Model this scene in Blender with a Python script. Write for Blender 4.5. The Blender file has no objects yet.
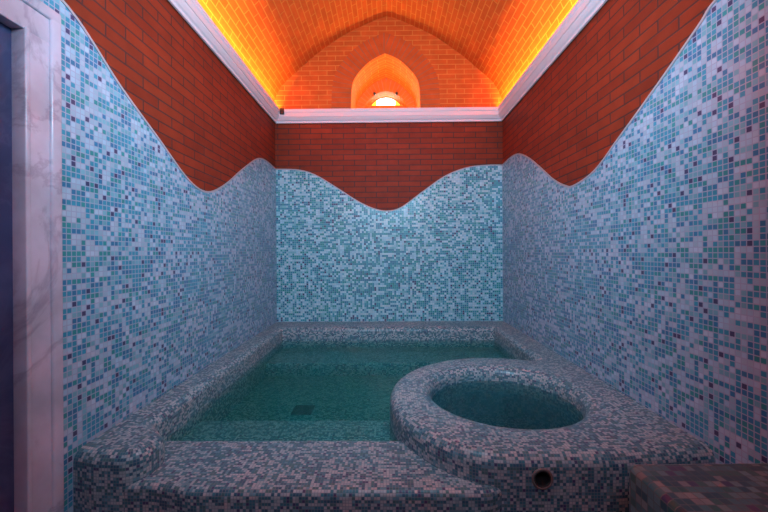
import bpy, bmesh, math, random
from mathutils import Vector, Matrix
from mathutils.geometry import tessellate_polygon
random.seed(4)
C = bpy.context.scene.collection
PI = math.pi
XL, XR, YB, YF = -1.37, 1.40, 4.41, -1.30      # room planes
CORN_B, CORN_T = 2.895, 3.045                   # cornice bottom and top
CORNER_T = 3.0

# ------------------------------------------------------------------ materials
def new_mat(name):
    m = bpy.data.materials.new(name); m.use_nodes = True
    nt = m.node_tree
    return m, nt, nt.nodes['Principled BSDF'], nt.nodes, nt.links

def ramp_const(n, stops):
    r = n.new('ShaderNodeValToRGB'); r.color_ramp.interpolation = 'CONSTANT'
    e = r.color_ramp.elements
    while len(e) > 1: e.remove(e[-1])
    e[0].position = stops[0][0]; e[0].color = (*stops[0][1], 1)
    for p, c in stops[1:]:
        k = e.new(p); k.color = (*c, 1)
    return r

def mosaic(name, pitch, stops, grout, run=3.0, rough=.28, gap=.055, bump=.15, patch=.30):
    m, nt, b, n, l = new_mat(name)
    uv = n.new('ShaderNodeUVMap'); uv.uv_map = 'UVMap'
    def vm(op, a, v=None, b2=None):
        x = n.new('ShaderNodeVectorMath'); x.operation = op
        l.new(a, x.inputs[0])
        if v is not None: x.inputs[1].default_value = v
        if b2 is not None: l.new(b2, x.inputs[1])
        return x.outputs[0]
    def mt(op, a, v=None, b2=None, clamp=False):
        x = n.new('ShaderNodeMath'); x.operation = op; x.use_clamp = clamp
        l.new(a, x.inputs[0])
        if v is not None: x.inputs[1].default_value = v
        if b2 is not None: l.new(b2, x.inputs[1])
        return x.outputs[0]
    def wn(v):
        x = n.new('ShaderNodeTexWhiteNoise'); x.noise_dimensions = '2D'; l.new(v, x.inputs['Vector']); return x
    s = vm('MULTIPLY', uv.outputs[0], (1/pitch, 1/pitch, 0))
    cell = vm('FLOOR', s)
    fr = vm('FRACTION', s)
    long = vm('FLOOR', vm('MULTIPLY', cell, (1/run, 1, 1)))
    rA = wn(cell).outputs['Value']; rB = wn(long).outputs['Value']
    sel = mt('GREATER_THAN', wn(vm('ADD', cell, (17.0, 31.0, 0))).outputs['Value'], .45)
    mx = n.new('ShaderNodeMix'); mx.data_type = 'FLOAT'
    l.new(sel, mx.inputs[0]); l.new(rA, mx.inputs[2]); l.new(rB, mx.inputs[3])
    no = n.new('ShaderNodeTexNoise'); no.inputs['Scale'].default_value = .09; no.inputs['Detail'].default_value = 2
    l.new(cell, no.inputs['Vector'])
    off = mt('MULTIPLY', mt('SUBTRACT', no.outputs['Fac'], .5), patch*2)
    v = mt('ADD', mx.outputs[0], b2=off, clamp=True)
    r = ramp_const(n, stops); l.new(v, r.inputs[0])
    var = mt('ADD', mt('MULTIPLY', wn(vm('ADD', cell, (5.0, 71.0, 0))).outputs['Value'], .22), .89)
    col = vm('SCALE', r.outputs['Color']); 
    sc = n.new('ShaderNodeVectorMath'); sc.operation = 'SCALE'
    l.new(r.outputs['Color'], sc.inputs[0]); l.new(var, sc.inputs['Scale'])
    pu = mt('GREATER_THAN', wn(vm('ADD', cell, (41.0, 3.0, 0))).outputs['Value'], .958)
    mp = n.new('ShaderNodeMix'); mp.data_type = 'RGBA'; l.new(pu, mp.inputs[0]); l.new(sc.outputs[0], mp.inputs[6]); mp.inputs[7].default_value = (*PURPLE, 1)
    # grout mask from the distance to the tile's edge
    d = vm('ABSOLUTE', vm('SUBTRACT', fr, (.5, .5, 0)))
    sp = n.new('ShaderNodeSeparateXYZ'); l.new(d, sp.inputs[0])
    mxd = mt('MAXIMUM', sp.outputs[0], b2=sp.outputs[1])
    g = mt('GREATER_THAN', mxd, .5-gap)
    mc = n.new('ShaderNodeMix'); mc.data_type = 'RGBA'
    l.new(g, mc.inputs[0]); l.new(mp.outputs[2], mc.inputs[6]); mc.inputs[7].default_value = (*grout, 1)
    l.new(mc.outputs[2], b.inputs['Base Color'])
    rr = mt('ADD', mt('MULTIPLY', g, .4), rough)
    l.new(rr, b.inputs['Roughness'])
    b.inputs['Specular IOR Level'].default_value = .35
    bp = n.new('ShaderNodeBump'); bp.inputs['Strength'].default_value = bump; bp.inputs['Distance'].default_value = .002
    l.new(mt('SUBTRACT', mt('MULTIPLY', g, 0.0), b2=g), bp.inputs['Height'])
    l.new(bp.outputs[0], b.inputs['Normal'])
    return m

LIGHT = (.50, .56, .62); PALE = (.20, .42, .44)
PURPLE = (.055, .05, .13)
W_STOPS = [(0, (.34, .48, .60)), (.22, (.40, .50, .61)), (.33, (.17, .40, .49)), (.46, (.035, .27, .40)),
           (.74, (.03, .18, .34)), (.87, (.03, .27, .29))]
B_STOPS = [(0, (.34, .56, .66)), (.2, (.46, .62, .68)), (.38, (.17, .45, .50)), (.50, (.03, .28, .36)),
           (.72, (.025, .19, .30)), (.86, (.02, .27, .27))]
R_STOPS = [(0, (.31, .37, .40)), (.22, (.40, .41, .43)), (.42, (.12, .26, .31)), (.54, (.04, .16, .21)),
           (.76, (.03, .10, .16)), (.90, (.06, .15, .16))]
MOS_W = mosaic('wall_mosaic', .0245, W_STOPS, (.36, .40, .53), run=3, gap=.09, patch=.2)
MOS_B = mosaic('back_wall_mosaic', .0245, B_STOPS, (.34, .47, .56), run=2, patch=.2, gap=.07)
MOS_F = mosaic('pool_mosaic', .0128, R_STOPS, (.18, .22, .26), run=2, gap=.07, bump=.1, patch=.2)
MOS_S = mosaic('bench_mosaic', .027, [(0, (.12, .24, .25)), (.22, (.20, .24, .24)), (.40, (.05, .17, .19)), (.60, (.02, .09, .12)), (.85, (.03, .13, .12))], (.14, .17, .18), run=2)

def brick(name, c1, c2, mortar, w=.24, h=.066, ms=.0055, rough=.62, bump=.5, bump_d=.004):
    m, nt, b, n, l = new_mat(name)
    uv = n.new('ShaderNodeUVMap'); uv.uv_map = 'UVMap'
    t = n.new('ShaderNodeTexBrick'); l.new(uv.outputs[0], t.inputs['Vector'])
    t.inputs['Scale'].default_value = 1; t.inputs['Brick Width'].default_value = w
    t.inputs['Row Height'].default_value = h; t.inputs['Mortar Size'].default_value = ms
    t.inputs['Mortar Smooth'].default_value = .2; t.inputs['Bias'].default_value = 0
    t.inputs['Color1'].default_value = (*c1, 1); t.inputs['Color2'].default_value = (*c2, 1)
    t.inputs['Mortar'].default_value = (*mortar, 1)
    no = n.new('ShaderNodeTexNoise'); no.inputs['Scale'].default_value = 9; no.inputs['Detail'].default_value = 4
    l.new(uv.outputs[0], no.inputs['Vector'])
    mr = n.new('ShaderNodeMapRange'); mr.inputs[3].default_value = .75; mr.inputs[4].default_value = 1.25
    l.new(no.outputs['Fac'], mr.inputs[0])
    sc = n.new('ShaderNodeVectorMath'); sc.operation = 'SCALE'
    l.new(t.outputs['Color'], sc.inputs[0]); l.new(mr.outputs[0], sc.inputs['Scale'])
    l.new(sc.outputs[0], b.inputs['Base Color'])
    b.inputs['Roughness'].default_value = rough; b.inputs['Specular IOR Level'].default_value = .2
    bp = n.new('ShaderNodeBump'); bp.inputs['Strength'].default_value = bump; bp.inputs['Distance'].default_value = bump_d
    bp.invert = True
    l.new(t.outputs['Fac'], bp.inputs['Height']); l.new(bp.outputs[0], b.inputs['Normal'])
    return m
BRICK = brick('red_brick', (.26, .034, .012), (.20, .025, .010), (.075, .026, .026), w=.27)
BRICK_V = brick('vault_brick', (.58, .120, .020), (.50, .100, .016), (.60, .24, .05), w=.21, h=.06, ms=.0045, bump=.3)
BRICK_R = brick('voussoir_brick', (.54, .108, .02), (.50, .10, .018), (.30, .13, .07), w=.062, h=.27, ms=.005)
BRICK_R.node_tree.nodes['Brick Texture'].offset = 0

def plain(name, col, rough=.5, metal=0, emit=None, es=0, spec=None):
    m, nt, b, n, l = new_mat(name)
    b.inputs['Base Color'].default_value = (*col, 1); b.inputs['Roughness'].default_value = rough
    b.inputs['Metallic'].default_value = metal
    no = n.new('ShaderNodeTexNoise'); no.inputs['Scale'].default_value = 40
    tc = n.new('ShaderNodeTexCoord'); l.new(tc.outputs['Object'], no.inputs['Vector'])
    bp = n.new('ShaderNodeBump'); bp.inputs['Strength'].default_value = .04; bp.inputs['Distance'].default_value = .002
    l.new(no.outputs['Fac'], bp.inputs['Height']); l.new(bp.outputs[0], b.inputs['Normal'])
    if spec is not None: b.inputs['Specular IOR Level'].default_value = spec
    if emit:
        b.inputs['Emission Color'].default_value = (*emit, 1); b.inputs['Emission Strength'].default_value = es
    return m
PLASTER = plain('cornice_plaster', (.86, .66, .69), .4)
TRIM_M = plain('pale_edge_strip', (.42, .36, .38), .5)
BLACK = plain('black_metal', (.02, .02, .02), .4, .3)
GRATE = plain('dark_drain_metal', (.02, .022, .022), .6, .2)
COLLAR = plain('pipe_collar', (.20, .13, .12), .5)
PIPE = plain('pipe_inside', (.045, .035, .035), .5)
LED = plain('led_tube', (.9, .7, .4), .4, emit=(1, .62, .15), es=6)
SKYGLASS = plain('daylight_pane', (.9, .9, .9), .4, emit=(1, .97, .92), es=9)
LAMP_GLOW = plain('lamp_glow_pane', (.9, .5, .05), .4, emit=(1, .55, .03), es=3.2)  # emission stands in for warm lamp glow at the lunette corners

def marble(name, base, vein, scale=2.2, rough=.25):
    m, nt, b, n, l = new_mat(name)
    tc = n.new('ShaderNodeTexCoord')
    no = n.new('ShaderNodeTexNoise'); no.inputs['Scale'].default_value = scale; no.inputs['Detail'].default_value = 7
    no.inputs['Roughness'].default_value = .6; no.inputs['Distortion'].default_value = 1.0
    l.new(tc.outputs['Object'], no.inputs['Vector'])
    r = n.new('ShaderNodeValToRGB'); e = r.color_ramp.elements
    e[0].position = .47; e[0].color = (*base, 1); e[1].position = .53; e[1].color = (*base, 1)
    k = e.new(.50); k.color = (*vein, 1)
    l.new(no.outputs['Fac'], r.inputs[0])
    n2 = n.new('ShaderNodeTexNoise'); n2.inputs['Scale'].default_value = 5; n2.inputs['Detail'].default_value = 5
    l.new(tc.outputs['Object'], n2.inputs['Vector'])
    mr = n.new('ShaderNodeMapRange'); mr.inputs[1].default_value = .35; mr.inputs[2].default_value = .65
    mr.inputs[3].default_value = .80; mr.inputs[4].default_value = 1.08
    l.new(n2.outputs['Fac'], mr.inputs[0])
    sc = n.new('ShaderNodeVectorMath'); sc.operation = 'SCALE'
    l.new(r.outputs[0], sc.inputs[0]); l.new(mr.outputs[0], sc.inputs['Scale'])
    l.new(sc.outputs[0], b.inputs['Base Color']); b.inputs['Roughness'].default_value = rough
    return m
MARBLE = marble('white_marble', (.56, .50, .60), (.44, .38, .47), 1.4)
DOORM = marble('dark_stone_door', (.035, .045, .12), (.055, .065, .15), 1.6, .4)
FLOORM = marble('grey_floor_stone', (.22, .21, .22), (.12, .12, .13), 1.3, .4)

def water(name, tint, dens, cloud, cf):
    m, nt, b, n, l = new_mat(name); n.remove(b)
    out = n['Material Output']
    tr = n.new('ShaderNodeBsdfTransparent'); tr.inputs[0].default_value = (.92, .97, .97, 1)
    gl = n.new('ShaderNodeBsdfGlossy'); gl.inputs['Roughness'].default_value = .03
    fr = n.new('ShaderNodeFresnel'); fr.inputs['IOR'].default_value = 1.25
    no = n.new('ShaderNodeTexNoise'); no.inputs['Scale'].default_value = 7; no.inputs['Detail'].default_value = 2
    tc = n.new('ShaderNodeTexCoord'); l.new(tc.outputs['Object'], no.inputs['Vector'])
    bp = n.new('ShaderNodeBump'); bp.inputs['Strength'].default_value = .12; bp.inputs['Distance'].default_value = .02
    l.new(no.outputs['Fac'], bp.inputs['Height']); l.new(bp.outputs[0], gl.inputs['Normal'])
    ge = n.new('ShaderNodeNewGeometry')
    sx = n.new('ShaderNodeSeparateXYZ'); l.new(ge.outputs['True Normal'], sx.inputs[0])
    up = n.new('ShaderNodeMath'); up.operation = 'GREATER_THAN'; up.inputs[1].default_value = .5; l.new(sx.outputs[2], up.inputs[0])
    nb = n.new('ShaderNodeMath'); nb.operation = 'SUBTRACT'; nb.inputs[0].default_value = 1; l.new(ge.outputs['Backfacing'], nb.inputs[1])
    m1 = n.new('ShaderNodeMath'); m1.operation = 'MULTIPLY'; l.new(up.outputs[0], m1.inputs[0]); l.new(nb.outputs[0], m1.inputs[1])
    m2 = n.new('ShaderNodeMath'); m2.operation = 'MULTIPLY'; l.new(m1.outputs[0], m2.inputs[0]); l.new(fr.outputs[0], m2.inputs[1])
    mx = n.new('ShaderNodeMixShader'); l.new(m2.outputs[0], mx.inputs[0]); l.new(tr.outputs[0], mx.inputs[1]); l.new(gl.outputs[0], mx.inputs[2])
    df = n.new('ShaderNodeBsdfDiffuse'); df.inputs[0].default_value = (*cloud, 1)
    m3 = n.new('ShaderNodeMath'); m3.operation = 'MULTIPLY'; l.new(m1.outputs[0], m3.inputs[0]); m3.inputs[1].default_value = cf
    mc = n.new('ShaderNodeMixShader'); l.new(m3.outputs[0], mc.inputs[0]); l.new(tr.outputs[0], mc.inputs[1]); l.new(df.outputs[0], mc.inputs[2])
    l.new(mc.outputs[0], mx.inputs[1])
    l.new(mx.outputs[0], out.inputs['Surface'])
    va = n.new('ShaderNodeVolumeAbsorption'); va.inputs['Color'].default_value = (*tint, 1); va.inputs['Density'].default_value = dens
    l.new(va.outputs[0], out.inputs['Volume'])
    return m
WATER = water('green_pool_water', (.0, .77, .68), 4.4, (.01, .14, .125), .25)
WATER2 = water('blue_tub_water', (.0, .62, .62), 9.0, (.012, .085, .10), .5)

# ------------------------------------------------------------------ helpers
def obj(name, bm, mat, parent=None, smooth=False, merge=True):
    if merge: bmesh.ops.remove_doubles(bm, verts=bm.verts, dist=1e-5)
    me = bpy.data.meshes.new(name); bm.to_mesh(me); bm.free()
    mats = mat if isinstance(mat, (list, tuple)) else [mat]
    for m in mats: me.materials.append(m)
    if smooth:
        for p in me.polygons: p.use_smooth = True
        me.set_sharp_from_angle(angle=math.radians(58))
    o = bpy.data.objects.new(name, me); C.objects.link(o)
    if parent: o.parent = parent
    return o
def tag(o, label=None, cat=None, group=None, kind=None):
    if label: o['label'] = label
    if cat: o['category'] = cat
    if group: o['group'] = group
    if kind: o['kind'] = kind
    return o
def empty(name, loc=(0, 0, 0)):
    o = bpy.data.objects.new(name, None); C.objects.link(o); o.location = loc; o.empty_display_size = .1
    return o
def new_bm():
    bm = bmesh.new(); bm.loops.layers.uv.new('UVMap'); return bm
def face(bm, pts, uvs, mi=0):
    uvl = bm.loops.layers.uv['UVMap']
    vs = [bm.verts.new(p) for p in pts]
    f = bm.faces.new(vs); f.material_index = mi
    for lp, u in zip(f.loops, uvs): lp[uvl].uv = u
    return f
def area2(p): return sum(p[i][0]*p[(i+1) % len(p)][1]-p[(i+1) % len(p)][0]*p[i][1] for i in range(len(p)))/2
def slab(bm, loops, front, back, uvoff=(0, 0)):
    """loops: 2-D outlines, holes after the first; front/back: 2-D -> 3-D maps."""
    flat = [q for lp in loops for q in lp]
    tris = tessellate_polygon([[Vector((x, y, 0)) for x, y in lp] for lp in loops])
    for t in tris:
        a = [flat[i] for i in t]
        if area2(a) < 0: a.reverse()
        face(bm, [front(*p) for p in a], a)
        a.reverse(); face(bm, [back(*p) for p in a], a)
    for k, lp in enumerate(loops):
        if (area2(lp) < 0) != (k > 0): lp = lp[::-1]
        s = 0
        for i in range(len(lp)):
            p, q = lp[i], lp[(i+1) % len(lp)]
            d = math.dist(p, q)
            face(bm, [front(*p), back(*p), back(*q), front(*q)], [(s, 0), (s, .1), (s+d, .1), (s+d, 0)])
            s += d
    bmesh.ops.remove_doubles(bm, verts=bm.verts, dist=1e-5)
    bmesh.ops.recalc_face_normals(bm, faces=bm.faces)
def catmull(pts, n=8):
    out = []
    P = [pts[0]]+list(pts)+[pts[-1]]
    for i in range(1, len(P)-2):
        for k in range(n):
            t = k/n
            out.append(tuple(.5*((2*b)+(-a+c)*t+(2*a-5*b+4*c-d)*t*t+(-a+3*b-3*c+d)*t**3)
                             for a, b, c, d in zip(P[i-1], P[i], P[i+1], P[i+2])))
    out.append(tuple(pts[-1])); return out
def fillet(vs, closed=False, n=7):
    out = []
    N = len(vs)
    for i, v in enumerate(vs):
        r = v[2] if len(v) > 2 else 0
        if r == 0 or (not closed and i in (0, N-1)): out.append((v[0], v[1])); continue
        p = Vector(vs[i-1][:2]); c = Vector(v[:2]); q = Vector(vs[(i+1) % N][:2])
        a = (p-c).normalized(); b = (q-c).normalized()
        ang = a.angle(b); t = r/math.tan(ang/2)
        s = c+a*t; e = c+b*t
        o = c+(a+b).normalized()*(r/math.sin(ang/2))
        a0 = math.atan2(s.y-o.y, s.x-o.x); a1 = math.atan2(e.y-o.y, e.x-o.x)
        d = (a1-a0+PI) % (2*PI)-PI
        for k in range(n+1):
            w = a0+d*k/n; out.append((o.x+r*math.cos(w), o.y+r*math.sin(w)))
    return out
def offset(P, d, closed=False):
    """shift a polyline to its left by d"""
    out = []; N = len(P)
    for i in range(N):
        c = Vector(P[i])
        a = Vector(P[i-1]) if (i > 0 or closed) else None
        b = Vector(P[(i+1) % N]) if (i < N-1 or closed) else None
        n1 = n2 = None
        if a is not None: t = (c-a).normalized(); n1 = Vector((-t.y, t.x))
        if b is not None: t = (b-c).normalized(); n2 = Vector((-t.y, t.x))
        n1 = n1 or n2; n2 = n2 or n1
        m = n1+n2; m = m/max(m.dot(n1), .3)
        out.append(tuple(c+m*d))
    return out
def rounded_strip(bm, P, zt, zb, r, closed=False, n=6):
    rows = []
    for k in range(n+1):
        a = PI/2*k/n
        rows.append((offset(P, r*(1-math.sin(a)), closed), zt-r*(1-math.cos(a)), r*a))
    rows.append((P, zb, r*PI/2+(zt-r-zb)))
    s = [0]
    for i in range(1, len(P)+1): s.append(s[-1]+math.dist(P[i-1], P[i % len(P)]))
    N = len(P) if closed else len(P)-1
    for k in range(len(rows)-1):
        (A, za, va), (B, zb_, vb) = rows[k], rows[k+1]
        for i in range(N):
            j = (i+1) % len(P)
            face(bm, [(*A[i], za), (*B[i], zb_), (*B[j], zb_), (*A[j], za)],
                 [(s[i], -va), (s[i], -vb), (s[i+1], -vb), (s[i+1], -va)])
    return rows
def cap(bm, loops, z, up=True):
    flat = [q for lp in loops for q in lp]
    for t in tessellate_polygon([[Vector((x, y, 0)) for x, y in lp] for lp in loops]):
        a = [flat[i] for i in t]
        if (area2(a) < 0) == up: a.reverse()
        face(bm, [(x, y, z) for x, y in a], a)
def rounded_block(vs, zt, zb, r, name, mat, parent=None):
    P = fillet(vs, True)
    if area2(P) < 0: P = P[::-1]
    bm = new_bm()
    rounded_strip(bm, P, zt, zb, r, True)
    cap(bm, [offset(P, r, True)], zt); cap(bm, [P], zb, False)
    return obj(name, bm, mat, parent, smooth=True)
def box(bm, lo, hi, bev=0):
    x0, y0, z0 = lo; x1, y1, z1 = hi
    b2 = bmesh.new(); b2.loops.layers.uv.new('UVMap')
    bmesh.ops.create_cube(b2, size=1, matrix=Matrix.Translation(((x0+x1)/2, (y0+y1)/2, (z0+z1)/2)) @ Matrix.Diagonal((x1-x0, y1-y0, z1-z0, 1)))
    if bev: bmesh.ops.bevel(b2, geom=b2.edges[:], offset=bev, segments=3, affect='EDGES', profile=.5)
    uvl = b2.loops.layers.uv['UVMap']
    for f in b2.faces:
        nx, ny, nz = (abs(v) for v in f.normal)
        for lp in f.loops:
            c = lp.vert.co
            lp[uvl].uv = (c.x, c.y) if nz >= max(nx, ny) else ((c.y, c.z) if nx > ny else (c.x, c.z))
    me = bpy.data.meshes.new('t'); b2.to_mesh(me); b2.free(); bm.from_mesh(me); bpy.data.meshes.remove(me)
def tube(bm, a, b, r, n=16):
    a = Vector(a); b = Vector(b); d = b-a
    M = Matrix.Translation((a+b)/2) @ d.to_track_quat('Z', 'Y').to_matrix().to_4x4()
    bmesh.ops.create_cone(bm, cap_ends=True, segments=n, radius1=r, radius2=r, depth=d.length, matrix=M)
def ribbon(pts, to3, w, t, name, mat, parent):
    """square-section strip following a 2-D line; to3(u, v, depth) -> 3-D"""
    bm = new_bm()
    up = offset(pts, w/2); dn = offset(pts, -w/2)
    sec = [[to3(*a, 0), to3(*a, t), to3(*b, t), to3(*b, 0)] for a, b in zip(up, dn)]
    for i in range(len(sec)-1):
        for k in range(4):
            j = (k+1) % 4
            face(bm, [sec[i][k], sec[i][j], sec[i+1][j], sec[i+1][k]], [(0, 0)]*4)
    for s in (sec[0], sec[-1]): face(bm, s, [(0, 0)]*4)
    bmesh.ops.remove_doubles(bm, verts=bm.verts, dist=1e-6)
    bmesh.ops.recalc_face_normals(bm, faces=bm.faces)
    return obj(name, bm, mat, parent)

# ------------------------------------------------------------------ side and back walls
WL = [(-1.3, 2.25), (-.9, 2.02), (-.45, 1.83), (-.1, 1.80), (.35, 2.02), (.8, 2.28), (1.2, 2.42), (1.53, 2.37), (1.83, 2.17), (2.13, 2.0),
      (2.47, 1.81), (2.73, 1.775), (3.03, 1.89), (3.39, 2.10), (3.78, 2.30), (4.05, 2.345), (4.41, 2.33)]
WR = [(-1.3, 2.25), (-.9, 2.02), (-.45, 1.84), (-.1, 1.82), (.35, 2.05), (.8, 2.32), (1.2, 2.44), (1.53, 2.375), (1.63, 2.315), (1.87, 2.17), (2.19, 1.99),
      (2.45, 1.85), (2.72, 1.80), (2.86, 1.825), (3.07, 1.92), (3.3, 2.065), (3.57, 2.225), (3.85, 2.345), (4.1, 2.375), (4.41, 2.36)]
WB = [(XL, 2.335), (-1.084, 2.321), (-.876, 2.254), (-.614, 2.094), (-.352, 1.925), (-.144, 1.833), (.015, 1.812), (.175, 1.86),
      (.439, 2.051), (.704, 2.233), (.968, 2.333), (1.231, 2.362), (XR, 2.361)]
PR = .012      # the mosaic cladding stands this far proud of the brick
TH = .18
DY0, DY1, DZ = .46, 1.41, 2.23       # doorway in the left wall (frame covers its edge)
def wave_wall(side, name, wave, door=False):
    W = catmull(wave, 6)
    if side == 'left':
        F = lambda d: (lambda u, v: (XL-PR+d, u, v))
    elif side == 'right':
        F = lambda d: (lambda u, v: (XR+PR-d, u, v))
    elif side == 'back':
        F = lambda d: (lambda u, v: (u, YB+PR-d, v))
    else:
        F = lambda d: (lambda u, v: (u, YF-PR+d, v))
    u0, u1 = W[0][0], W[-1][0]
    e = TH if side in ('back', 'front') else PR
    top = CORN_B+.075
    out = [(u0-e, 0), (u1+e, 0), (u1+e, top), (u0-e, top)]
    if door: out = [(u0-e, 0), (DY0, 0), (DY0, DZ), (DY1, DZ), (DY1, 0), (u1+e, 0), (u1+e, top), (u0-e, top)]
    bm = new_bm(); slab(bm, [out], F(0), F(-TH))
    w = obj(name, bm, BRICK); w['kind'] = 'structure'
    bot = [(u1, 0), (u0, 0)]
    if door: bot = [(u1, 0), (DY1, 0), (DY1, DZ), (DY0, DZ), (DY0, 0), (u0, 0)]
    bm = new_bm(); slab(bm, [W+bot], F(PR), F(.0005))
    obj('mosaic_cladding', bm, MOS_B if side == 'back' else MOS_W, w)
    g = F(PR)
    ribbon(W, lambda u, v, t: F(PR-.004+t*1.0)(u, v), .013, .0085, 'edge_strip', TRIM_M, w)
    return w
wave_wall('left', 'wall_left', WL, True)
wave_wall('right', 'wall_right', WR)
wave_wall('back', 'wall_back', WB)
wave_wall('front', 'wall_front', WB)
bm = new_bm(); slab(bm, [[(XL-.6, YF-TH), (XR+TH, YF-TH), (XR+TH, YB+TH), (XL-.6, YB+TH)]], lambda u, v: (u, v, 0), lambda u, v: (u, v, -.1))
obj('floor', bm, FLOORM)['kind'] = 'structure'

# ------------------------------------------------------------------ pointed vault and its end walls
VC = 0.005
half = [(1.42, 2.97), (1.405, 3.10), (1.375, 3.22), (1.29, 3.37), (1.15, 3.50), (.885, 3.73), (.57, 3.95), (.30, 4.085), (.10, 4.168), (0, 4.197)]
hl = catmull(half, 5)
vault = [(VC+x, z) for x, z in hl]+[(VC-x, z) for x, z in hl[-2::-1]]
bm = new_bm()
s = 0; outer = offset(vault, -.10)
V0, V1 = YF-TH, YB+TH*.5
for i in range(len(vault)-1):
    p, q = vault[i], vault[i+1]; a, b = outer[i], outer[i+1]; d = math.dist(p, q)
    face(bm, [(p[0], V0, p[1]), (p[0], V1, p[1]), (q[0], V1, q[1]), (q[0], V0, q[1])], [(V0, s), (V1, s), (V1, s+d), (V0, s+d)])
    face(bm, [(a[0], V0, a[1]), (b[0], V0, b[1]), (b[0], V1, b[1]), (a[0], V1, a[1])], [(V0, s), (V0, s+d), (V1, s+d), (V1, s)])
    for Y in (V0, V1): face(bm, [(p[0], Y, p[1]), (q[0], Y, q[1]), (b[0], Y, b[1]), (a[0], Y, a[1])], [(0, 0)]*4)
    s += d
for k in (0, -1):
    p, a = vault[k], outer[k]
    face(bm, [(p[0], V0, p[1]), (p[0], V1, p[1]), (a[0], V1, a[1]), (a[0], V0, a[1])], [(0, 0)]*4)
bmesh.ops.remove_doubles(bm, verts=bm.verts, dist=1e-5); bmesh.ops.recalc_face_normals(bm, faces=bm.faces)
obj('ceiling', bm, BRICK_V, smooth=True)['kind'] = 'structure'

AC = -.018     # axis of the window recess
def arch(prof, base):
    c = catmull(prof, 5)
    return [(AC+x, z) for x, z in c]+[(AC-x, z) for x, z in c[-2::-1]]
arch_o = arch([(.424, 2.99), (.424, 3.10), (.408, 3.356), (.343, 3.49), (.22, 3.62), (.116, 3.69), (0, 3.74)], 2.99)
bm = new_bm()
slab(bm, [[(x, z) for x, z in vault], [(x, z+.002) for x, z in arch_o]], lambda u, v: (u, YB, v), lambda u, v: (u, YB+.12, v))
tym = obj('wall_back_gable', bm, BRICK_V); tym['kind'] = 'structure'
def arch_ring(line, w, y0, y1, name, mat, parent):
    """band of radially laid bricks round an arch"""
    o2 = offset(line, -w)
    if sum(abs(p[0]-AC) for p in o2) < sum(abs(p[0]-AC) for p in line): o2 = offset(line, w)
    bm = new_bm(); s = 0
    for i in range(len(line)-1):
        p, q, a, b = line[i], line[i+1], o2[i], o2[i+1]; d = math.dist(a, b)*.72+math.dist(p, q)*.28
        face(bm, [(p[0], y0, p[1]), (q[0], y0, q[1]), (b[0], y0, b[1]), (a[0], y0, a[1])], [(s, .01), (s+d, .01), (s+d, .26), (s, .26)])
        for u, v in ((p, q), (a, b)):
            face(bm, [(u[0], y0, u[1]), (v[0], y0, v[1]), (v[0], y1, v[1]), (u[0], y1, u[1])], [(s, 0), (s+d, 0), (s+d, .02), (s, .02)])
        s += d
    bmesh.ops.remove_doubles(bm, verts=bm.verts, dist=1e-5); bmesh.ops.recalc_face_normals(bm, faces=bm.faces)
    return obj(name, bm, mat, parent)
arch_ring(arch_o, .24, YB-.006, YB+.001, 'voussoir_band', BRICK_R, tym)
# vaulted tunnel of the recess
RY = 5.02
def tunnel(line, y0, y1, name, mat, parent, t=.08):
    o2 = offset(line, -t)
    if sum(abs(p[0]-AC) for p in o2) < sum(abs(p[0]-AC) for p in line): o2 = offset(line, t)
    bm = new_bm(); s = 0
    for i in range(len(line)-1):
        p, q, a, b = line[i], line[i+1], o2[i], o2[i+1]; d = math.dist(p, q)
        face(bm, [(p[0], y0, p[1]), (p[0], y1, p[1]), (q[0], y1, q[1]), (q[0], y0, q[1])], [(s, y0), (s, y1), (s+d, y1), (s+d, y0)])
        face(bm, [(a[0], y0, a[1]), (a[0], y1, a[1]), (b[0], y1, b[1]), (b[0], y0, b[1])], [(s, y0), (s, y1), (s+d, y1), (s+d, y0)])
        for Y in (y0, y1): face(bm, [(p[0], Y, p[1]), (q[0], Y, q[1]), (b[0], Y, b[1]), (a[0], Y, a[1])], [(0, 0)]*4)
        s += d
    bmesh.ops.remove_doubles(bm, verts=bm.verts, dist=1e-5); bmesh.ops.recalc_face_normals(bm, faces=bm.faces)
    return obj(name, bm, mat, parent)
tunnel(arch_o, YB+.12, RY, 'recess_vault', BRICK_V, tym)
bm = new_bm(); box(bm, (AC-.50, YB+.12, 2.90), (AC+.50, RY+.30, 2.99)); obj('recess_sill', bm, BRICK_V, tym)
arch_m = arch([(.33, 2.99), (.33, 3.18), (.29, 3.36), (.20, 3.47), (.10, 3.53), (0, 3.555)], 2.99)
bm = new_bm()
slab(bm, [[(AC-.52, 2.92), (AC+.52, 2.92), (AC+.52, 3.84), (AC-.52, 3.84)], arch_m[:]], lambda u, v: (u, RY, v), lambda u, v: (u, RY+.06, v))
obj('recess_end_wall', bm, BRICK_V, tym)
arch_ring(arch_m, .175, RY-.004, RY+.002, 'inner_voussoir_band', BRICK_R, tym)
LZ = 3.425
arch_i = arch([(.225, LZ), (.18, 3.475), (.12, 3.515), (.06, 3.54), (0, 3.548)], LZ)
bm = new_bm()
slab(bm, [[(AC-.40, 2.95), (AC+.40, 2.95), (AC+.40, 3.70), (AC-.40, 3.70)], arch_i[:]], lambda u, v: (u, RY+.17, v), lambda u, v: (u, RY+.24, v))
obj('lunette_wall', bm, BRICK_V, tym)
tunnel(arch_m, RY+.06, RY+.17, 'niche_vault', BRICK_V, tym, .05)
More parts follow.
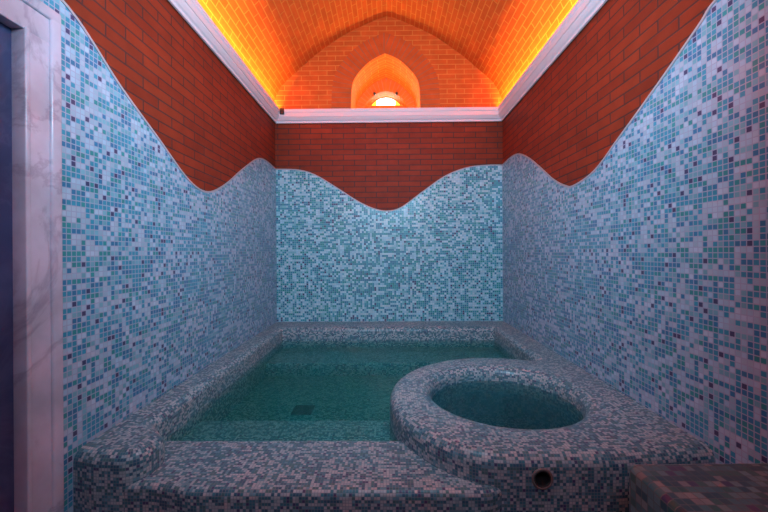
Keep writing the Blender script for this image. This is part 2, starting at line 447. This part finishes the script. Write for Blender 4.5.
# lunette window at the end of the recess
win = empty('window_1', (AC, RY+.2, LZ)); win['kind'] = 'structure'
def local(o, root): o.location = -Vector(root.location)
cx = [p for p in arch_i]
mid = [p for p in cx if abs(p[0]-AC) <= .135]
ztop = max(p[1] for p in cx if abs(abs(p[0]-AC)-.12) < .02)
bm = new_bm(); slab(bm, [[p for p in mid]+[(mid[-1][0], LZ), (mid[0][0], LZ)]], lambda u, v: (u, RY+.20, v), lambda u, v: (u, RY+.212, v))
o = obj('pane', bm, SKYGLASS, win); local(o, win)
for sgn in (-1, 1):  # added amber panes imitate LED glow in the lower corners
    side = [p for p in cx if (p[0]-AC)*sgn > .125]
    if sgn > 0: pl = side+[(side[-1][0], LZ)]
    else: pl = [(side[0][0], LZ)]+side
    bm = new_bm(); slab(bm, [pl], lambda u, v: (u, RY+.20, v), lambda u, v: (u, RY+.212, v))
    o = obj('pane', bm, LAMP_GLOW, win); local(o, win); o['label'] = 'added amber corner pane imitating warm lamp glow'
fr = ribbon(cx, lambda u, v, t: (u, RY+.19+t, v), .012, .03, 'window_frame', PIPE, win); local(fr, win)

# ------------------------------------------------------------------ cornice, one straight length per wall with mitred ends
prof = [(0, 0), (.014, 0), (.014, .022), (.020, .026), (.030, .030), (.046, .048), (.052, .060), (.060, .062), (.060, .108),
        (.067, .112), (.070, .120), (.070, .150), (.058, .150), (.056, .086), (-.03, .086), (-.03, .078), (0, .078)]
prof = [(p, z+CORN_B) for p, z in prof]
def rect(p): return [(XL+p, YF+p), (XL+p, YB-p), (XR-p, YB-p), (XR-p, YF+p)]
names = ['trim_1', 'trim_2', 'trim_3', 'trim_4']
for k in range(4):
    bm = new_bm(); N = len(prof); s = 0
    A = [(*rect(p)[k], z) for p, z in prof]; B = [(*rect(p)[(k+1) % 4], z) for p, z in prof]
    for i in range(N):
        j = (i+1) % N
        face(bm, [A[i], A[j], B[j], B[i]], [(0, 0)]*4)
    face(bm, A, [(0, 0)]*N); face(bm, B[::-1], [(0, 0)]*N)
    bmesh.ops.remove_doubles(bm, verts=bm.verts, dist=1e-6); bmesh.ops.recalc_face_normals(bm, faces=bm.faces)
    obj(names[k], bm, PLASTER)['kind'] = 'structure'

# ------------------------------------------------------------------ cove lights behind the cornice
def light_strip(lo, hi, label):
    bm = new_bm(); box(bm, lo, hi, .003)
    o = obj('light_strip', bm, LED); tag(o, label, 'light', 'cove lights behind the cornice'); return o
SZ = CORN_B+.0862
light_strip((XL+.028, YF+.15, SZ), (XL+.046, YB-.01, SZ+.012), 'long warm light strip hidden behind the left cornice, under the orange vault')
light_strip((XR-.046, YF+.15, SZ), (XR-.028, YB-.01, SZ+.012), 'long warm light strip hidden behind the right cornice, under the orange vault')
def area(name, loc, rot, sx, sy, power, col, spread=180):
    L = bpy.data.lights.new(name, 'AREA'); L.shape = 'RECTANGLE'; L.size = sx; L.size_y = sy
    L.energy = power; L.color = col; L.spread = math.radians(spread)
    o = bpy.data.objects.new(name, L); C.objects.link(o); o.location = loc; o.rotation_euler = rot
    return o
WARM = (1, .50, .09)
LEN = YB-YF-.02
COVE = 145
area('cove_light', (XL+.037, (YB+YF)/2, SZ+.02), (PI, math.radians(-58), 0), .014, LEN, COVE, WARM)
area('cove_light', (XR-.037, (YB+YF)/2, SZ+.02), (PI, math.radians(58), 0), .014, LEN, COVE, WARM)

# small fittings round the lunette and on the cornice
def spot(loc, label):
    bm = new_bm(); tube(bm, loc, (loc[0], loc[1]-.035, loc[2]), .013); tube(bm, (loc[0], loc[1]-.03, loc[2]), (loc[0], loc[1]-.05, loc[2]), .017)
    tag(obj('spotlight', bm, BLACK), label, 'light', 'small dark fittings in the window recess')
spot((AC-.155, RY-.003, 3.50), 'small dark round fitting on the recess wall, upper left of the bright lunette')
spot((AC+.150, RY-.003, 3.50), 'small dark round fitting on the recess wall, upper right of the bright lunette')
bm = new_bm(); box(bm, (AC-.315, 4.56, 2.992), (AC-.285, 4.60, 3.075), .004)
tag(obj('sensor', bm, BLACK), 'tiny dark device at the lower left foot of the window recess', 'device')
bm = new_bm(); box(bm, (XL+.075, YB-.085, SZ), (XL+.125, YB-.062, SZ+.076), .004)
tag(obj('light_driver', bm, BLACK), 'small dark power box on the cornice in the left back corner', 'device')

# ------------------------------------------------------------------ pool
pool = empty('plunge_pool', (0, 2.6, 0))
tag(pool, 'mosaic tiled plunge pool of green water with a round tub built into its right side', 'pool')
def pp(o): o.parent = pool; o.location = -Vector(pool.location); return o
TOP, R_ = .459, .055
RC = (.775, 2.16); RR = .77
TC = (.700, 2.215); TR = .435
raw = [(XL, 1.545), (-1.25, 1.515, .2), (-1.055, 1.505, .09), (-1.055, 1.69, .07), (-1.20, 1.83, .08), (-1.20, 4.06, .03), (1.185, 4.06, .03), (1.185, 2.83, .045)]
for a in range(72, 232, 5):
    raw.append((RC[0]+RR*math.cos(math.radians(a)), RC[1]+RR*math.sin(math.radians(a))))
raw += [(.365, 1.500, .35), (.95, 1.497, .4), (XR, 1.560)]
RIM = fillet(raw)
bm = new_bm()
rounded_strip(bm, RIM, TOP, 0, R_)
circ = [(TC[0]+TR*math.cos(2*PI*k/96), TC[1]+TR*math.sin(2*PI*k/96)) for k in range(96)][::-1]   # material on its left
rounded_strip(bm, circ, TOP, 0, R_*1.3, True)
topl = offset(RIM, R_)+[(XR, YB), (XL, YB)]
cap(bm, [topl, offset(circ, R_*1.3, True)], TOP)
cap(bm, [RIM+[(XR, YB), (XL, YB)], circ], 0, False)
# ends against the walls
def profile_at(i):
    r = []
    for k in range(7):
        a = PI/2*k/6
        r.append((*offset(RIM, R_*(1-math.sin(a)))[i], TOP-R_*(1-math.cos(a))))
    return r+[(*RIM[i], 0)]
a, b = profile_at(0), profile_at(-1)
def wallface(pts, x): face(bm, pts, [(p[1], p[2]) for p in pts])
wallface(a+[(XL, YB, 0), (XL, YB, TOP)], XL); wallface(b+[(XR, YB, 0), (XR, YB, TOP)], XR)
face(bm, [(XL, YB, 0), (XR, YB, 0), (XR, YB, TOP), (XL, YB, TOP)], [(0, 0), (1, 0), (1, 1), (0, 1)])
bmesh.ops.remove_doubles(bm, verts=bm.verts, dist=1e-4); bmesh.ops.recalc_face_normals(bm, faces=bm.faces)
rim = obj('pool_rim', bm, MOS_F, smooth=True)
# overflow pipe hole through the front face
PX, PZ, PRAD = .633, .368, .036
bm = new_bm(); tube(bm, (PX, 1.3, PZ), (PX, 1.60, PZ), PRAD, 32)
cut = obj('cutter', bm, MOS_F)
md = rim.modifiers.new('b', 'BOOLEAN'); md.operation = 'DIFFERENCE'; md.solver = 'EXACT'; md.object = cut
dg = bpy.context.evaluated_depsgraph_get()
me = bpy.data.meshes.new_from_object(rim.evaluated_get(dg))
rim.modifiers.clear(); rim.data = me; bpy.data.objects.remove(cut)
pp(rim)
# pipe lining and collar
bm = new_bm(); N = 32; R1, R2 = PRAD-.001, PRAD-.005
for k in range(N):
    a, b = 2*PI*k/N, 2*PI*(k+1)/N
    P = lambda r, t, y: (PX+r*math.cos(t), y, PZ+r*math.sin(t))
    for r in (R1, R2): face(bm, [P(r, a, 1.492), P(r, b, 1.492), P(r, b, 1.598), P(r, a, 1.598)], [(0, 0)]*4)
    for y in (1.492,): face(bm, [P(R1, a, y), P(R1, b, y), P(R2, b, y), P(R2, a, y)], [(0, 0)]*4)
face(bm, [P(R1, 2*PI*k/N, 1.597) for k in range(N)], [(0, 0)]*N)
pipe = pp(obj('overflow_pipe', bm, PIPE))
bm = new_bm(); n2 = 10
for k in range(N):
    for j in range(n2):
        def Q(k, j):
            t = 2*PI*k/N; f = 2*PI*j/n2
            r = PRAD+.003+.0055*math.cos(f); return (PX+r*math.cos(t), 1.4955+.0055*math.sin(f), PZ+r*math.sin(t))
        face(bm, [Q(k, j), Q(k+1, j), Q(k+1, j+1), Q(k, j+1)], [(0, 0)]*4)
o = obj('pipe_collar', bm, COLLAR, pipe, smooth=True)

pp(rounded_block([(-1.16, 1.512), (-1.0, 1.512, .2), (-.82, 1.470, .2), (.42, 1.465, .12), (.60, 1.60, .03), (.60, 1.885, .02), (-1.30, 1.885, .02), (-1.30, 1.60, .02)], .332, .0, .03, 'front_ledge', MOS_F))
pp(rounded_block([(-1.25, 1.86, .01), (.20, 1.86, .01), (.20, 2.31, .03), (-1.25, 2.31, .01)], .232, .0, .012, 'underwater_step', MOS_F))
pp(rounded_block([(-1.25, 3.50, .01), (1.25, 3.50, .01), (1.25, 4.10, .01), (-1.25, 4.10, .01)], .232, .0, .012, 'underwater_bench', MOS_F))
FZ = .105
bm = new_bm(); slab(bm, [[(-1.25, 1.87), (1.25, 1.87), (1.25, 4.10), (-1.25, 4.10)]], lambda u, v: (u, v, FZ), lambda u, v: (u, v, .001))
pp(obj('pool_floor', bm, MOS_F))
bm = new_bm(); cap(bm, [[(TC[0]+(TR+.02)*math.cos(2*PI*k/48), TC[1]+(TR+.02)*math.sin(2*PI*k/48)) for k in range(48)]], .02)
pp(obj('tub_floor', bm, MOS_F))
# floor drain
dr = bm = new_bm()
DX, DY, DS = -.655, 2.74, .075
box(bm, (DX-DS, DY-DS, FZ), (DX+DS, DY-DS+.012, FZ+.008)); box(bm, (DX-DS, DY+DS-.012, FZ), (DX+DS, DY+DS, FZ+.008))
box(bm, (DX-DS, DY-DS, FZ), (DX-DS+.012, DY+DS, FZ+.008)); box(bm, (DX+DS-.012, DY-DS, FZ), (DX+DS, DY+DS, FZ+.008))
for k in range(7):
    x = DX-DS+.012+(k+.5)*(2*DS-.024)/7
    box(bm, (x-.0065, DY-DS, FZ), (x+.0065, DY+DS, FZ+.006))
box(bm, (DX-DS, DY-DS, FZ), (DX+DS, DY+DS, FZ+.002))
pp(obj('floor_drain', bm, GRATE))
# water
WZ = .312
wl = [(-1.21, 1.875), (-1.21, 4.07), (1.195, 4.07), (1.195, 2.82)]
for a in range(60, 202, 4): wl.append((RC[0]+(RR-.012)*math.cos(math.radians(a)), RC[1]+(RR-.012)*math.sin(math.radians(a))))
wl.append((.09, 1.875))
bm = new_bm(); slab(bm, [wl[::-1]], lambda u, v: (u, v, WZ), lambda u, v: (u, v, .09)); pp(obj('pool_water', bm, WATER))
bm = new_bm(); slab(bm, [[(TC[0]+(TR+.006)*math.cos(2*PI*k/64), TC[1]+(TR+.006)*math.sin(2*PI*k/64)) for k in range(64)]], lambda u, v: (u, v, .362), lambda u, v: (u, v, .01))
pp(obj('tub_water', bm, WATER2))

# ------------------------------------------------------------------ bench in the near right corner
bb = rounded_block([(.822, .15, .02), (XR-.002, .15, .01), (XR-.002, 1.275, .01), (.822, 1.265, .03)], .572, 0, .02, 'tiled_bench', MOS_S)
tag(bb, 'low built-in seat clad in larger mosaic tiles, bottom right corner beside the wall', 'bench')

# ------------------------------------------------------------------ door on the left
door = empty('door_1', (XL, .9, 0)); door['kind'] = 'structure'
def dd(o): o.parent = door; o.location = -Vector(door.location); return o
def frame_piece(y0, z0, y1, z1, outer):
    bm = new_bm()
    box(bm, (XL-.05, y0, z0), (XL+.014, y1, z1), .004)
    return bm
FO, FI, HT, HB = 1.480, 1.337, 2.30, 2.155
bm = new_bm()
box(bm, (XL-.055, FI, 0), (XL+.012, FO, HT), .004); box(bm, (XL, FO-.048, 0), (XL+.022, FO+.002, HT), .009)
box(bm, (XL-.053, FI-.004, 0), (XL+.017, FI+.016, HB+.01), .005)
dd(obj('door_jamb', bm, MARBLE, smooth=True))
bm = new_bm()
box(bm, (XL-.055, .39, 0), (XL+.012, .39+FO-FI, HT), .004); box(bm, (XL, .388, 0), (XL+.022, .436, HT), .009)
dd(obj('door_jamb', bm, MARBLE, smooth=True))
bm = new_bm()
box(bm, (XL-.055, .39, HB), (XL+.0125, FO, HT), .004); box(bm, (XL, .388, HT-.048), (XL+.0225, FO+.002, HT+.002), .009)
dd(obj('door_header', bm, MARBLE, smooth=True))
bm = new_bm(); box(bm, (XL-.09, .40, .01), (XL-.036, FI+.02, HB+.02), .004)
leaf = dd(obj('door_leaf', bm, DOORM))
bm = new_bm(); tube(bm, (XL-.05, .62, 1.02), (XL-.01, .62, 1.02), .011); tube(bm, (XL-.015, .615, 1.02), (XL-.015, .74, 1.02), .009)
obj('door_handle', bm, BLACK, leaf)

# ------------------------------------------------------------------ added cool lights brightening the walls (above and behind the viewer); recess lamp
area('added_cool_light', (.10, 1.10, 2.47), (math.radians(92), 0, math.radians(7)), 1.0, .3, 78, (.42, .76, 1.0))
area('added_cool_light', (.0, -.9, 2.7), (math.radians(80), 0, math.radians(8)), .9, .5, 15, (.46, .66, 1.0))
L = bpy.data.lights.new('recess_lamp', 'AREA'); L.shape = 'RECTANGLE'; L.size = .6; L.size_y = .03; L.energy = 12; L.color = (1, .62, .22)
o = bpy.data.objects.new('recess_lamp', L); C.objects.link(o); o.location = (AC, 4.56, 3.0); o.rotation_euler = (math.radians(165), 0, 0)

w = bpy.data.worlds.new('World'); bpy.context.scene.world = w; w.use_nodes = True
w.node_tree.nodes['Background'].inputs[0].default_value = (.6, .7, 1, 1); w.node_tree.nodes['Background'].inputs[1].default_value = .3

# ------------------------------------------------------------------ camera
cam = bpy.data.cameras.new('Camera'); cam.lens = 360/768*36; cam.sensor_width = 36; cam.clip_start = .02
co = bpy.data.objects.new('Camera', cam); C.objects.link(co)
cam.shift_y = -4/768
yaw = math.atan(4/360)
co.matrix_world = Matrix.Translation((0, 0, 1.31)) @ Matrix.Rotation(yaw, 4, 'Z') @ Matrix.Rotation(PI/2, 4, 'X') @ Matrix.Rotation(-.006, 4, 'Z')
sc = bpy.context.scene; sc.camera = co
sc.view_settings.view_transform = 'Standard'; sc.view_settings.look = 'None'; sc.view_settings.gamma = 1; sc.view_settings.exposure = 0
sc.cycles.max_bounces = 10; sc.cycles.diffuse_bounces = 5; sc.cycles.transparent_max_bounces = 12
sc.cycles.use_denoising = True
sc.cycles.sample_clamp_indirect = 6
